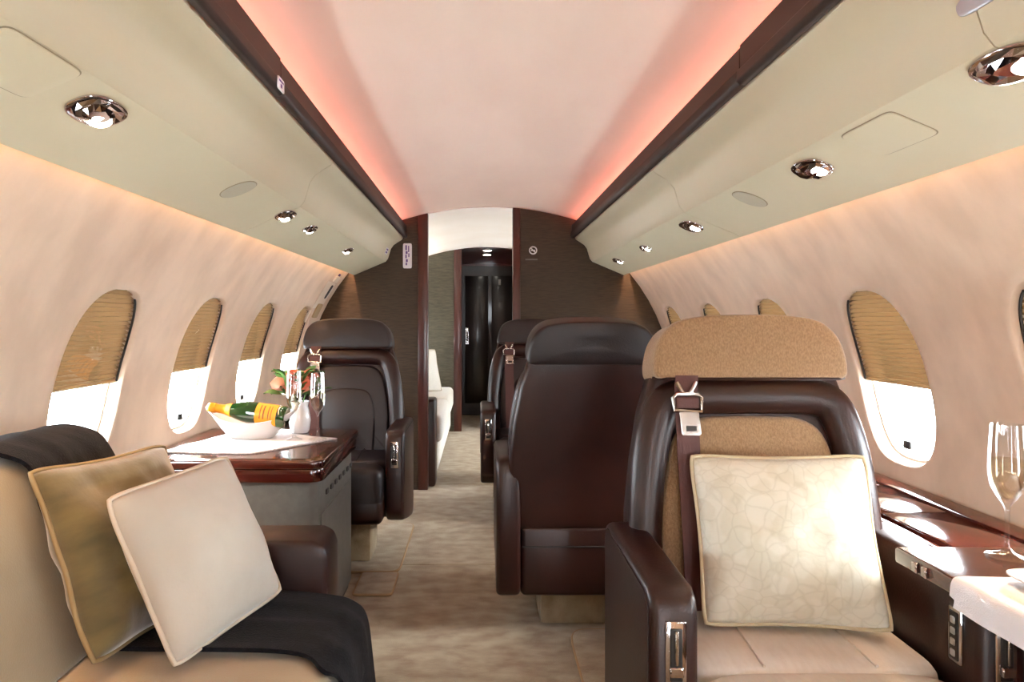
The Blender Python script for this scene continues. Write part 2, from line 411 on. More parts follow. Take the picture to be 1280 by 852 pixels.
# overhead panels (valances) with seams, hatches; dark cove rails
VP = [(.905,1.4435),(.694,1.533),(.678,1.553),(.668,1.585),(.658,1.620),(.640,1.645),(.612,1.664),(.585,1.680),(.578,1.690),(.578,1.700),(.76,1.700),(.76,1.600),(.938,1.560),(.938,1.540),(.917,1.532),(.912,1.453)]
def vpt(s, t, y, n=0.0):
    # point on the lower valance face: t metres from the lip towards the crease, n metres proud of it
    d = Vector((-.191, .081)).normalized(); nn = Vector((-.390, -.921)).normalized()
    x = .885 + d.x*t + nn.x*n; z = 1.452 + d.y*t + nn.y*n
    return Vector((s*x, y, z))
def vframe(s, X, y):
    t = (.885-abs(X))/0.921
    o = vpt(s, t, y); T = vpt(s, t+0.1, y) - o
    N = vpt(s, t, y, 0.1) - o
    U = Vector((0, 1, 0)) if Vector((0, 1, 0)).cross(T).dot(N) > 0 else Vector((0, -1, 0))
    return Frame(o, U, T)
for s, seams in ((-1, (Y0, 0.78, 2.40, YB-0.004)), (1, (Y0, 1.0, 2.52, YB-0.004))):
    e = struct(empty('trim_%d' % (1 if s < 0 else 2)))
    for a, b in zip(seams, seams[1:]):
        obj('overhead_panel', prism([(s*x, z) for x, z in VP], 'y', a+0.0015, b-0.0015), 'valance', e, angle=28)
    for (X, ya, yb) in (((-.746, .92, 1.10),) if s < 0 else ((.757, 1.28, 1.46),)):
        fr = vframe(s, X, (ya+yb)/2); hy = (yb-ya)/2
        h = obj('access_hatch', pad(superell(hy, .052, 9, 40), fr, 0.0005, 0.0030, .0015), 'valance', e)
        obj('hatch_gap', pad(superell(hy+.0022, .0542, 9, 40), fr, 0.0003, 0.0012, .0003), 'valance_line', h)
    e2 = struct(empty('trim_%d' % (3 if s < 0 else 4)))
    cuts = (Y0, 1.70, YB-0.004) if s < 0 else (Y0, 1.62, YB-0.004)
    for i, (a, b) in enumerate(zip(cuts, cuts[1:])):
        top = 1.787 if i == 0 else 1.781
        pr = [(.572, 1.696), (.572, top), (.556, top), (.556, 1.728), (.548, 1.724), (.548, 1.700), (.556, 1.690), (.572, 1.690)]
        obj('cove_rail', prism([(s*x, z) for x, z in pr], 'y', a+0.001, b-0.001, 0.002, 1), 'rail', e2)

# partitions
def arc_poly(x_in, s, ztop_f):
    # outline in (x, z): from the aisle edge out to the side wall and back over the top
    pts = [(s*abs(x_in)*(1 if x_in*s > 0 else -1), 0.0)]
    a0, a1 = rad(-32), rad(40)
    for i in range(15):
        a = a0+(a1-a0)*i/14; pts.append((s*(RR-0.001)*math.cos(a), RZ+(RR-0.001)*math.sin(a)))
    pts.append((s*0.938, 1.52)); pts.append((s*0.938, 1.70))
    for i in range(9):
        x = .74 + (abs(x_in)*(1 if x_in*s > 0 else -1) - .74)*i/8
        pts.append((s*x, ztop_f(x)))
    return pts
top1 = lambda x: vault(x) - 0.002
def partition(name, x_in, s, y, thick, m, jw, zoff=0.0):
    xj = x_in + s*jw
    p = struct(obj(name, prism(arc_poly(xj, s, lambda x: top1(x)+zoff), 'y', y, y+thick), m, angle=30))
    a, b = min(x_in, xj), max(x_in, xj)
    pts = [(a, 0), (b, 0), (b, top1(b)+zoff), (a, top1(a)+zoff)]
    obj('jamb', prism(pts, 'y', y-0.012, y+thick+0.012, 0.004, 2), 'jamb', p)
    return p
partition('wall_forward_left', -0.41, -1, YB, 0.05, 'weave', 0.066)
partition('wall_forward_right', 0.16, 1, YB, 0.05, 'weave', 0.05)
partition('wall_aft_left', -0.25, -1, 7.04, 0.05, 'weave_far', 0.08, -0.006)
partition('wall_aft_right', 0.30, 1, 7.04, 0.05, 'weave_far', 0.08, -0.006)
# corridor beyond: side panels, dark door
obj_ = struct(obj('wall_corridor_left', bx(-0.50, -0.46, 7.10, 8.2, 0, 1.84), 'dark_door'))
obj_ = struct(obj('wall_corridor_right', bx(0.46, 0.50, 7.10, 8.2, 0, 1.84), 'dark_door'))
d = struct(empty('door_1', (0, 8.2, 0)))
obj('door_leaf', bx(-0.28, 0.42, 0, 0.04, 0.01, 1.80, 0.004, 1), 'dark_door', d)
for xx in (-0.24, 0.08): obj('door_panel', bx(xx, xx+0.28, -0.008, 0.0, 0.15, 1.68, 0.006, 2), 'dark_door', d)
hh = obj('door_handle', bx(-0.225, -0.205, -0.045, -0.008, 0.90, 1.02, 0.008, 2), 'brushed', d)
obj('handle_plate', bx(-0.235, -0.195, -0.012, -0.008, 0.86, 1.06, 0.003, 1), 'brushed', hh)
obj('door_frame', bx(-0.46, -0.285, 0, 0.05, 0, 1.84, 0.004, 1), 'dark_door', d)
obj('door_frame', bx(0.425, 0.46, 0, 0.05, 0, 1.84, 0.004, 1), 'dark_door', d)
tag(obj('door_sign', bx(0.16, 0.19, 8.181, 8.186, 1.57, 1.64, 0.002, 1), 'sign_white'), 'tiny pale plaque high on the dark far door', 'sign')

# ------------------------------------------------------------------ ceiling lamps, grilles, small plates
LAMP_SPOT = 3.0
def downlight(s, X, y, size, label, tilt=0.0):
    fr = vframe(s, X, y)
    e = tag(empty('downlight', fr.o), label, 'lamp', 'chrome downlights in the overhead panels')
    def L(b): 
        bmesh.ops.translate(b, verts=b.verts[:], vec=-fr.o); return b
    a, b_ = 0.066*size, 0.038*size
    obj('bezel', L(pad(superell(a, b_, 2.5, 28), fr, 0.0, 0.0045, 0.003)), 'chrome', e, angle=20)
    rr = random.Random(int(y*1000))
    q = new(); rings = []
    for k, w in ((0.9, 0.0045), (0.75, 0.010), (0.55, 0.007), (0.35, 0.012)):
        rings.append([q.verts.new(fr(u*k+rr.uniform(-.002, .002), v*k+rr.uniform(-.002, .002), w+rr.uniform(-.0025, .0025))) for u, v in superell(a, b_, 2.4, 14)])
    for A, B in zip(rings, rings[1:]):
        for j in range(14):
            q.faces.new((A[j], A[(j+1) % 14], B[(j+1) % 14])); q.faces.new((A[j], B[(j+1) % 14], B[j]))
    q.faces.new(rings[-1])
    obj('reflector', L(q), 'chrome', e, angle=5)
    c = fr(0, -0.020*size, 0.0)
    fl = Frame(fr((.022 if fr.U.y*s < 0 else -.022)*size, -0.010*size, 0.0), fr.U, fr.V)
    obj('lens', L(pad(superell(.024*size, .017*size, 2, 24), fl, 0.006, 0.0125, 0.003)), 'lens', e)
    l = bpy.data.lights.new('downlight_bulb', 'SPOT'); l.energy = LAMP_SPOT; l.spot_size = rad(95); l.spot_blend = 0.7; l.shadow_soft_size = 0.025
    l.color = (1.0, 0.92, 0.82)
    lo = bpy.data.objects.new('downlight_bulb', l); C.objects.link(lo); lo.parent = e; lo.location = fl(0, 0, 0.03) - fr.o
for a in ((-1, -.749, 1.228, 1.05, 'largest chrome downlight in the left overhead panel, above the sofa'),
          (-1, -.751, 2.424, 0.95, 'chrome downlight beside the oval grille in the left overhead panel'),
          (-1, -.752, 2.773, 0.80, 'middle one of the three far chrome downlights on the left'),
          (-1, -.758, 3.589, 0.80, 'farthest chrome downlight in the left overhead panel'),
          (1, .735, 1.020, 1.05, 'chrome downlight cut by the right edge of the photo'),
          (1, .756, 1.677, 1.05, 'chrome downlight between hatch and oval grille in the right overhead panel'),
          (1, .765, 2.665, 1.15, 'chrome downlight beyond the oval grille in the right overhead panel'),
          (1, .771, 3.422, 0.80, 'second farthest chrome downlight in the right overhead panel'),
          (1, .775, 4.119, 0.95, 'farthest chrome downlight in the right overhead panel, by the partition')):
    downlight(*a)
for s, X, y in ((-1, -.751, 1.952), (1, .762, 2.080)):
    fr = vframe(s, X, y)
    e = tag(empty('speaker_grille', fr.o), 'pale oval speaker grille in the %s overhead panel' % ('left' if s < 0 else 'right'), 'speaker')
    for nm, k, w, m in (('grille_rim', 1.0, 0.0015, 'valance_line'), ('grille', 0.95, 0.0028, 'grille')):
        b = pad(superell(.052*k, .054*k, 2.2, 36), fr, 0.0003, w, .001); bmesh.ops.translate(b, verts=b.verts[:], vec=-fr.o); obj(nm, b, m, e)
for y, k in ((7.25, 'nearer'), (7.72, 'farther')):
    e = tag(empty('corridor_downlight', (0.02, y, vault(0.02)-0.012)), '%s round recessed light in the dark corridor ceiling' % k, 'lamp')
    obj('ring', lathe([(0.0, -.002), (.048, -.002), (.055, -.008), (.060, -.004), (.060, 0), (0, 0)], 24), 'brushed', e)
    obj('lens', lathe([(0, -.012), (.040, -.010), (.046, -.004), (.046, -.001), (0, -.001)], 24), 'lens', e)
    l = bpy.data.lights.new('bulb', 'SPOT'); l.energy = 3; l.spot_size = rad(110); l.spot_blend = .6; l.color = (1, .85, .7)
    lo = bpy.data.objects.new('bulb', l); C.objects.link(lo); lo.parent = e; lo.location = (0, 0, -.03)
# valance latch handle, far right above
fr = Frame((.665, .98, 1.60), (0, 1, 0), (-.28, 0, .96))
b = pad(superell(.055, .015, 3.2, 36), fr, -.004, .004, .003, both=True)
tag(obj('overhead_latch', b, 'silver'), 'silver rounded latch on the right overhead panel at the top edge', 'latch')
# placards
def placard(name, fr, hw, hh, strokes, label, cat='sign', rows=True):
    e = tag(empty(name, fr.o), label, cat)
    def L(b): bmesh.ops.translate(b, verts=b.verts[:], vec=-fr.o); return b
    obj('plate', L(pad(superell(hw, hh, 10, 32), fr, 0, .003, .0008)), 'sign_white', e)
    for (u0, u1, v0, v1) in strokes:
        obj('print', L(pad([(u0*hw, v0*hh), (u1*hw, v0*hh), (u1*hw, v1*hh), (u0*hw, v1*hh)], fr, .0029, .0034, .0002)), 'sign_ink', e)
    return e
placard('placard', Frame((-.548, YB-.001, 1.573), (1, 0, 0), (0, 0, 1)), .030, .084,
        [(-.45, -.1, .45, .85), (-.4, .05, .15, .38), (-.45, -.15, -.2, .1), (-.35, .1, -.5, -.27), (-.4, -.05, -.75, -.55), (.15, .4, .3, .8), (.2, .45, -.1, .2)], 'white upright placard with violet print on the left partition')
placard('rail_placard', Frame((-.5475, 1.665, 1.708), (0, 1, 0), (0, 0, 1)), .026, .0155,
        [(-.7, .7, .3, .6), (-.25, .25, -.55, .05)], 'small white placard on the left dark ceiling rail')
placard('valance_placard', Frame((-.6655, 4.42, 1.588), (0, 1, 0), (.3, 0, .95)), .045, .022,
        [(-.8, .8, .2, .7), (-.8, .6, -.6, -.1)], 'violet printed sticker at the far end of the left overhead panel')
# no smoking sign on the right partition
fr = Frame((.297, YB-.001, 1.61), (1, 0, 0), (0, 0, 1))
e = tag(empty('no_smoking_sign', fr.o), 'small round no smoking symbol on the right partition', 'sign')
def Lc(b): bmesh.ops.translate(b, verts=b.verts[:], vec=-fr.o); return b
q = tube([fr(.024*math.cos(2*PI*k/28), .024*math.sin(2*PI*k/28), .002) for k in range(28)], .0045, 6, closed=True); obj('ring', Lc(q), 'sign_white', e)
obj('slash', Lc(tube([fr(-.017, .017, .002), fr(0, 0, .002), fr(.017, -.017, .002)], .004, 6)), 'sign_white', e)
obj('cigarette', Lc(pad([(-.014, -.004), (.014, -.004), (.014, .003), (-.014, .003)], fr, 0, .0025, .0005)), 'sign_white', e)
obj('caption', Lc(pad([(-.052, -.066), (.03, -.066), (.03, -.057), (-.052, -.057)], fr, 0, .0012, .0003)), 'cabinet', e)

# emergency hatch details high on the left wall near the partition
def wfr(s, y, phi):
    o = wall_pt(s, y, phi); V = wall_pt(s, y, phi+.01) - o; N = Vector((0, 0, RZ)) + Vector((0, y, 0)) - o
    U = Vector((0, 1, 0)); F_ = Frame(o, U, V)
    return F_ if F_.W.dot(N) > 0 else Frame(o, -U, V)
def wall_thing(name, s, y, phi, hw, hh, ex, th, m, label, cat):
    fr = wfr(s, y, phi); return tag(obj(name, pad(superell(hw, hh, ex, 36), fr, -.006, th, .002), m), label, cat)
eh = tag(empty('emergency_exit_fitting', wall_pt(-1, 4.36, rad(31))), 'pale exit fitting with dark handle slot on the left wall by the partition', 'exit fitting')
for nm, y, ph, hw, hh, ex, th, m in (('backing_panel', 4.37, 31, .115, .20, 7, .004, 'white_trim'), ('handle_slot', 4.42, 32.5, .022, .050, 5, .007, 'dark'), ('cover_panel', 4.40, 26, .060, .050, 8, .009, 'hatch_tan'), ('top_cover', 4.40, 37, .055, .022, 8, .010, 'white_trim'), ('marking', 4.40, 38.6, .018, .008, 4, .007, 'sign_ink')):
    fr = wfr(-1, y, rad(ph)); b = pad(superell(hw, hh, ex, 36), fr, -.006, th, .002); bmesh.ops.translate(b, verts=b.verts[:], vec=-eh.location); obj(nm, b, m, eh)

# ------------------------------------------------------------------ chairs
def make_chair(label, loc, rz, style, arm_panel=False, base_z=0.0, az=0.0):
    e = tag(empty('cabin_chair', loc, rz), label, 'chair', 'leather cabin armchairs')
    t = rad(8); fr = Frame((0, .13, .44), (1, 0, 0), (0, math.sin(t), math.cos(t)))
    # fr.W points to the front (-y)
    pan = 'tan_fabric' if style == 'tan' else 'leather_plum'
    shell = mirror([(.255, -.05), (.278, .06), (.287, .16), (.285, .24), (.270, .36), (.248, .48), (.222, .56), (.19, .60)])
    obj('back_shell', pad(shell, fr, -.055, .030, .018, both=True), 'leather', e)
    st = obj('back_seam', tube([fr(u, v, -.052) for u, v in [(.262, .05), (.272, .16), (.270, .24), (.256, .36), (.234, .48), (.21, .55)]], .0022, 6), 'stitch', e)
    link('back_seam', obj_mirror(st.data), e)
    hr = mirror(smooth_open([(.205, .553), (.221, .557), (.2265, .572), (.225, .600), (.214, .640), (.192, .672), (.158, .692), (.10, .702), (.03, .705)], 4))
    obj('headrest', pad(hr, fr, -.060, .078, .016, .008, both=True), pan if style == 'tan' else 'leather_plum', e)
    obj('headrest_seam', tube([fr(-.225, .556, .05), fr(-.20, .553, .072), fr(0, .552, .076), fr(.20, .553, .072), fr(.225, .556, .05)], .004, 6), 'leather', e)
    # inverted-U bolster
    path = smooth_open([(-.250, .13), (-.252, .20), (-.243, .32), (-.226, .42), (-.198, .490), (-.150, .512), (-.05, .516), (.05, .516), (.150, .512), (.198, .490), (.226, .42), (.243, .32), (.252, .20), (.250, .13)], 5)
    n = len(path)
    rads = [0.036 + 0.008*math.sin(PI*i/(n-1)) for i in range(n)]; rads[0] = .012; rads[1] = .028; rads[-1] = .012; rads[-2] = .028
    wv = [0.034 for i in range(n)]; wv[0] = .010; wv[1] = .026; wv[-1] = .010; wv[-2] = .026
    obj('bolster', tube([fr(u, v, .040) for u, v in path], rads, 14, ref=fr.W, r2=wv), 'leather', e, angle=60)
    cushion = smooth_closed(mirror([(.195, .0), (.212, .05), (.214, .22), (.198, .34), (.172, .425), (.12, .462), (.04, .468)]), 4)
    obj('back_cushion', pad(cushion, fr, .02, .048, .016, .010), pan, e)
    lum = smooth_closed(mirror([(.130, .0), (.142, .05), (.146, .18), (.136, .28), (.105, .335), (.04, .350)]), 4)
    obj('lumbar_pad', pad(lum, fr, .03, .064, .014, .012), pan, e)
    # seat
    sc = 'cream_seat' if style == 'tan' else 'leather_plum'
    def seat_out(hw, y0, y1, r): return superell(hw, (y1-y0)/2, r, 48, (0, (y0+y1)/2))
    top = Frame((0, 0, 0), (1, 0, 0), (0, 1, 0))
    cu = obj('seat_cushion', pad(seat_out(.238, -.20, .13, 7), top, .34, .488, .030, .010), sc, e)
    obj('front_roll', pad(seat_out(.242, -.345, -.175, 4.5), top, .33, .482, .040, .012), sc, e)
    for xx in (-.10, .10): obj('cushion_seam', tube([(xx, .08, .4985), (xx, -.05, .4985), (xx*1.05, -.185, .492)], .003, 6), sc, cu)
    obj('seat_pan', bx(-.24, .24, -.30, .16, .22, .345, .03, 3), 'leather', e)
    obj('back_skirt', bx(-.245, .245, .10, .178, .145, .40, .02, 3), 'leather', e)
    obj('skirt_seam', bx(-.24, .24, .1775, .181, .322, .328, .001, 1), 'stitch' if False else 'dark', e)
    obj('plinth', bx(-.165, .165, -.15, .07, base_z, .225, .012, 2), 'carpet', e)
    for s in (-1, 1):
        prof = [(-.252, .60+az), (-.242, .628+az), (-.212, .640+az), (.15, .645+az), (.192, .632+az), (.205, .59+az), (.205, .19), (.185, .152), (.15, .145), (.02, .17), (-.215, .225), (-.252, .27)]
        a = obj('armrest', prism(prof, 'x', s*.246, s*.332, .016, 3), 'leather', e, angle=50)
        lines = [(-.233, .40), (-.237, .59+az), (-.227, .617+az), (-.207, .627+az), (.15, .632+az)]
        obj('arm_seam', tube([(s*.3325, p[0]*.995, p[1]-.003) for p in lines], .0018, 6), 'leather_plum', a)
        pl = obj('latch_plate', bx(s*.289-.019, s*.289+.019, -.2575, -.2505, .470+az, .590+az, .003, 2), 'chrome', a)
        obj('latch_slot', bx(s*.289-.011, s*.289+.011, -.2595, -.2560, .485+az, .578+az, .002, 1), 'dark', a)
        obj('latch_lever', bx(s*.289-.003, s*.289+.003, -.2650, -.2580, .515+az, .575+az, .0015, 1), 'brushed', a)
        obj('latch_lever', bx(s*.289-.012, s*.289+.012, -.2650, -.2580, .494+az, .512+az, .002, 1), 'chrome', a)
        if arm_panel and s > 0:
            cp = obj('control_panel', bx(.240, .2455, -.2120, -.1770, .488+az, .588+az, .003, 2), 'chrome', a)
            obj('panel_face', bx(.238, .2415, -.2070, -.1820, .494+az, .582+az, .002, 1), 'dark', a)
            for k in range(4): obj('button', bx(.2355, .239, -.2010, -.1880, .500+az+k*.020, .513+az+k*.020, .002, 1), 'silver', a)
    # shoulder belt with its buckle
    up = -.158
    P = [fr(up+.004, .56, .080), fr(up, .52, .081), fr(up, .44, .083), fr(up+.002, .36, .078), fr(up+.004, .24, .082), fr(up+.006, .12, .082), fr(up+.008, .04, .078)]
    P = [Vector(p) for p in smooth_open([tuple(p) for p in P], 4)]
    q = new(); rows = []
    for i, p in enumerate(P):
        rows.append([q.verts.new(p + fr.U*du + fr.W*dw) for du, dw in ((-.026, 0), (.026, 0), (.026, .003), (-.026, .003))])
    for a_, b_ in zip(rows, rows[1:]):
        for k in range(4): q.faces.new((a_[k], a_[(k+1) % 4], b_[(k+1) % 4], b_[k]))
    q.faces.new(rows[0]); q.faces.new(rows[-1][::-1])
    belt = obj('shoulder_belt', q, 'strap', e, angle=30)
    c = .515
    obj('buckle_ring', tube([fr(up-.022+.044*k/8, c+.030-.030*math.sin(PI*k/8), .089) for k in range(9)], .0055, 8), 'brushed', belt)
    b = tube([fr(up+du, c+dv, .091) for du, dv in ((-.031, -.036), (-.033, -.006), (-.024, .002), (.024, .002), (.033, -.006), (.031, -.036))], .0050, 8, closed=True)
    obj('buckle_frame', b, 'brushed', belt)
    obj('buckle_bar', pad([(up-.026, c-.030), (up+.026, c-.030), (up+.026, c-.006), (up-.026, c-.006)], fr, .087, .094, .003), 'strap', belt)
    tg = obj('tongue', pad([(up-.014, c-.092), (up+.026, c-.092), (up+.028, c-.086), (up+.024, c-.034), (up-.020, c-.034), (up-.017, c-.086)], fr, .089, .0935, .0012), 'brushed', belt)
    obj('tongue_slot', pad([(up-.006, c-.082), (up+.018, c-.082), (up+.018, c-.070), (up-.006, c-.070)], fr, .0930, .0942, .0004), 'dark', belt)
    return e
def obj_mirror(me):
    m2 = me.copy()
    for v in m2.vertices: v.co.x *= -1
    m2.flip_normals(); return m2
make_chair('leather armchair with tan fabric headrest and cream seat, holding the damask pillow', (.572, 1.45, 0), 0, 'tan', arm_panel=True, base_z=.012, az=.016)
make_chair('dark brown leather armchair facing the camera behind the drinks table', (-.735, 3.33, 0), 0, 'dark', base_z=.012)
make_chair('dark brown leather armchair seen from behind in the middle of the cabin', (.33, 2.62, 0), PI, 'dark')
make_chair('dark brown leather armchair facing the camera, half hidden at the right partition', (.275, 4.05, 0), 0, 'dark')

# ------------------------------------------------------------------ pillows
def pillow(name, size, thick, loc, rot, m, mp, label, sag=0.06, seed=1, wr=0.010, hy=1.0):
    e = tag(empty(name, loc, rot=tuple(rad(a) for a in rot)), label, 'pillow')
    N = 30; q = new()
    def pt(i, j, sgn):
        u = -1+2*i/N; v = -1+2*j/N
        r_ = 1 - .045*(abs(u)*abs(v))**6
        x = u*(1 - sag*(1-v*v))*r_; z = v*(1 - sag*(1-u*u))*r_
        h = (max(0, 1-u*u)*max(0, 1-v*v))**0.6
        w = noise.noise(Vector((u*2.2+seed*7, v*2.2, sgn*3+seed)))*wr*h*2 + noise.noise(Vector((u*6+seed, v*3, sgn)))*wr*0.5*h
        edge = noise.noise(Vector((u*1.5+seed, v*1.5, 9.0)))*wr*1.2
        return Vector((x*size/2, sgn*thick/2*h + w + edge, z*size/2*hy))
    g = {}
    for sgn in (-1, 1):
        for i in range(N+1):
            for j in range(N+1):
                b_ = i in (0, N) or j in (0, N)
                if b_ and sgn == 1: g[(sgn, i, j)] = g[(-1, i, j)]; continue
                g[(sgn, i, j)] = q.verts.new(pt(i, j, sgn))
        for i in range(N):
            for j in range(N):
                f_ = [g[(sgn, i, j)], g[(sgn, i+1, j)], g[(sgn, i+1, j+1)], g[(sgn, i, j+1)]]
                try: q.faces.new(f_)
                except ValueError: pass
    rim = [pt(i, 0, -1) for i in range(N)] + [pt(N, j, -1) for j in range(N)] + [pt(N-i, N, -1) for i in range(N)] + [pt(0, N-j, -1) for j in range(N)]
    obj('cover', q, m, e, angle=180)
    obj('piping', tube(rim, .0048, 8, closed=True, ref=(0, 1, 0)), mp, e, angle=180)
    return e
pillow('throw_pillow', .385, .18, (-.802, 1.452, .665), (-24, 2, 75), 'olive_velvet', 'olive_piping', 'olive green velvet pillow leaning on the sofa back', .06, 2, .015)
pillow('throw_pillow', .345, .155, (-.648, 1.446, .648), (-25, -3, 71.5), 'cream_velvet', 'cream_piping', 'cream velvet pillow in front of the olive pillow', .03, 5, .005)
pillow('throw_pillow', .375, .165, (.588, 1.445, .672), (-20, -1, -7), 'damask', 'damask_piping', 'pale damask pillow on the tan and leather armchair', .065, 9, .006, .95)

# ------------------------------------------------------------------ sofa on the left
sofa = tag(empty('sofa', (-.8, .2, 0)), 'cream upholstered sofa along the left wall with brown leather arm', 'sofa')
def SO(name, b, m, parent=sofa, **k):
    bmesh.ops.translate(b, verts=b.verts[:], vec=(.8, -.2, 0)); return obj(name, b, m, parent, **k)
SO('sofa_base', bx(-1.16, -.40, -1.25, 1.64, .05, .30, .02, 2), 'leather')
for (a, b) in ((-1.25, .19), (.195, 1.635)):
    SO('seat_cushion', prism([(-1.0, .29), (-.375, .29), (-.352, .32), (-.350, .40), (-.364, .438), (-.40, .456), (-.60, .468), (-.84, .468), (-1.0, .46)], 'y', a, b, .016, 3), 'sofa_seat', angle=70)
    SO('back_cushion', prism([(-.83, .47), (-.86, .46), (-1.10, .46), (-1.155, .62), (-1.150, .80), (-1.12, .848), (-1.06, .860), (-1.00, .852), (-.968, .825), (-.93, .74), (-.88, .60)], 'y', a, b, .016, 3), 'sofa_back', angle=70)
arm = SO('armrest', prism([(-1.10, .06), (-.445, .06), (-.433, .075), (-.430, .56), (-.440, .588), (-.465, .600), (-1.06, .600), (-1.10, .58)], 'y', 1.645, 1.79, .012, 3), 'leather', angle=50)
# throw blanket
path = smooth_open([(-1.165, .60), (-1.168, .78), (-1.142, .852), (-1.06, .877), (-.985, .862), (-.950, .822), (-.915, .745), (-.868, .62), (-.822, .50), (-.79, .480), (-.60, .481), (-.42, .470), (-.365, .456), (-.337, .425), (-.325, .34), (-.315, .24), (-.310, .14)], 6)
thr = tag(empty('throw_blanket', (-.7, 1.48, .48)), 'dark charcoal knitted throw draped over the sofa beside its arm', 'blanket')
q = new(); NY = 26; rows = []
ya, yb = 1.335, 1.634
for i, (x, z) in enumerate(path):
    f_ = i/(len(path)-1); row = []
    p0 = Vector(path[max(i-1, 0)]); p1 = Vector(path[min(i+1, len(path)-1)]); tt = (p1-p0).normalized(); nx, nz = -tt.y, tt.x
    for j in range(NY+1):
        g = j/NY
        y = ya + (yb-ya)*g + (0.012*math.sin(i*.22+1) + .01*math.sin(i*.5))*(1-g)
        if f_ > .78: y += (f_-.78)*.25*(1-g)*.5
        w = .004*noise.noise(Vector((i*.09, j*.30, 1))) + .004*math.sin(j*.55+i*.05)*(1 if f_ > .72 else .35)
        w = max(-.002, w)
        row.append((x+nx*w, y, z+nz*w, nx, nz))
    rows.append(row)
for th in (0, .009):
    vv = [[q.verts.new((x+nx*th, y, z+nz*th)) for (x, y, z, nx, nz) in r] for r in rows]
    if th == 0: lo = vv
    else: hi = vv
for A in (lo, hi):
    for r, r2 in zip(A, A[1:]):
        for j in range(NY): q.faces.new((r[j], r[j+1], r2[j+1], r2[j]))
for j in (0, NY):
    for i in range(len(rows)-1): q.faces.new((lo[i][j], lo[i+1][j], hi[i+1][j], hi[i][j]))
for i in (0, len(rows)-1):
    for j in range(NY): q.faces.new((lo[i][j], lo[i][j+1], hi[i][j+1], hi[i][j]))
bmesh.ops.translate(q, verts=q.verts[:], vec=(.7, -1.48, -.48)); obj('cloth', q, 'throw', thr, angle=60)
q = new()
for j in range(0, 34):
    y = ya + (yb-ya)*j/33 + .03*(1-j/33)
    tube([(-.306, y, .142), (-.304, y+.001, .125), (-.303, y+rnd.uniform(-.003, .003), .105)], .0028, 5, bm=q)
bmesh.ops.translate(q, verts=q.verts[:], vec=(.7, -1.48, -.48)); fo = obj('fringe', q, 'throw', thr); fo['kind'] = 'stuff'

# ------------------------------------------------------------------ drinks table unit on the left
tb = tag(empty('drinks_cabinet', (-.9, 2.7, 0)), 'mahogany topped grey cabinet carrying the champagne and flowers', 'cabinet')
def TB(name, b, m, parent=tb, **k):
    bmesh.ops.translate(b, verts=b.verts[:], vec=(.9, -2.7, 0)); return obj(name, b, m, parent, **k)
def round_rect(x0, x1, y0, y1, r, n=8):
    # rounded only at the aisle side corners (x1)
    o = [(x0, y1), (x0, y0)]
    o += [(x1-r+r*math.sin(PI/2*k/n), y0+r-r*math.cos(PI/2*k/n)) for k in range(n+1)]
    o += [(x1-r+r*math.cos(PI/2*k/n), y1-r+r*math.sin(PI/2*k/n)) for k in range(n+1)]
    return o
TB('table_top', prism(round_rect(-1.232, -.585, 2.28, 2.98, .045), 'z', .635, .665, .008, 3), 'mahogany_top', angle=40)
TB('table_edge', prism(round_rect(-1.232, -.592, 2.287, 2.973, .042), 'z', .590, .634, .004, 2), 'mahogany', angle=40)
TB('inlay_line', prism(round_rect(-1.20, -.625, 2.32, 2.94, .03), 'z', .6648, .6654), 'mahogany')
body = TB('cabinet_body', prism(round_rect(-1.20, -.612, 2.305, 2.955, .035), 'z', .03, .590), 'cabinet', angle=40)
TB('plinth', prism(round_rect(-1.15, -.622, 2.33, 2.93, .02), 'z', 0, .03), 'dark')
TB('cabinet_door', bx(-.6125, -.6085, 2.36, 2.90, .06, .465, .003, 1), 'cabinet')
for k in range(7): TB('vent_slot', bx(-.6122, -.6085, 2.44+k*.075, 2.475+k*.075, .512, .530, .004, 2), 'dark')
# cloth with lace edge
def cloth(name, pts, z, th, m, label, lace=None):
    e = tag(empty(name, (0, 0, 0)), label, 'cloth'); c = Vector((sum(p[0] for p in pts)/len(pts), sum(p[1] for p in pts)/len(pts), z)); e.location = c
    q = new(); N = 16
    a, b, c_, d_ = [Vector((p[0], p[1])) for p in pts]
    vs = {}
    for k, dz in ((0, 0), (1, th)):
        for i in range(N+1):
            for j in range(N+1):
                u, v = i/N, j/N
                p = a*(1-u)*(1-v) + b*u*(1-v) + c_*u*v + d_*(1-u)*v
                w = (.003+.004*noise.noise(Vector((p.x*9, p.y*9, 2)))) if k else 0
                vs[(k, i, j)] = q.verts.new((p.x-c.x, p.y-c.y, dz + max(0, w)))
    for k in (0, 1):
        for i in range(N):
            for j in range(N): q.faces.new((vs[(k, i, j)], vs[(k, i+1, j)], vs[(k, i+1, j+1)], vs[(k, i, j+1)]))
    for i in range(N):
        for (x1, y1, x2, y2) in ((i, 0, i+1, 0), (i, N, i+1, N), (0, i, 0, i+1), (N, i, N, i+1)):
            q.faces.new((vs[(0, x1, y1)], vs[(0, x2, y2)], vs[(1, x2, y2)], vs[(1, x1, y1)]))
    obj('linen', q, m, e, angle=60)
    if lace:
        q = new()
        P = [Vector((p[0]-c.x, p[1]-c.y)) for p in lace]
        for p0, p1 in zip(P, P[1:]):
            n = max(2, int((p1-p0).length/.016))
            for k in range(n):
                m_ = p0 + (p1-p0)*(k+.5)/n
                tube([(m_.x+.010*math.cos(2*PI*t/8), m_.y+.010*math.sin(2*PI*t/8), .003) for t in range(8)], .0022, 5, closed=True, bm=q)
        lo_ = obj('lace_edge', q, 'lace', e); lo_['kind'] = 'stuff'
    return e
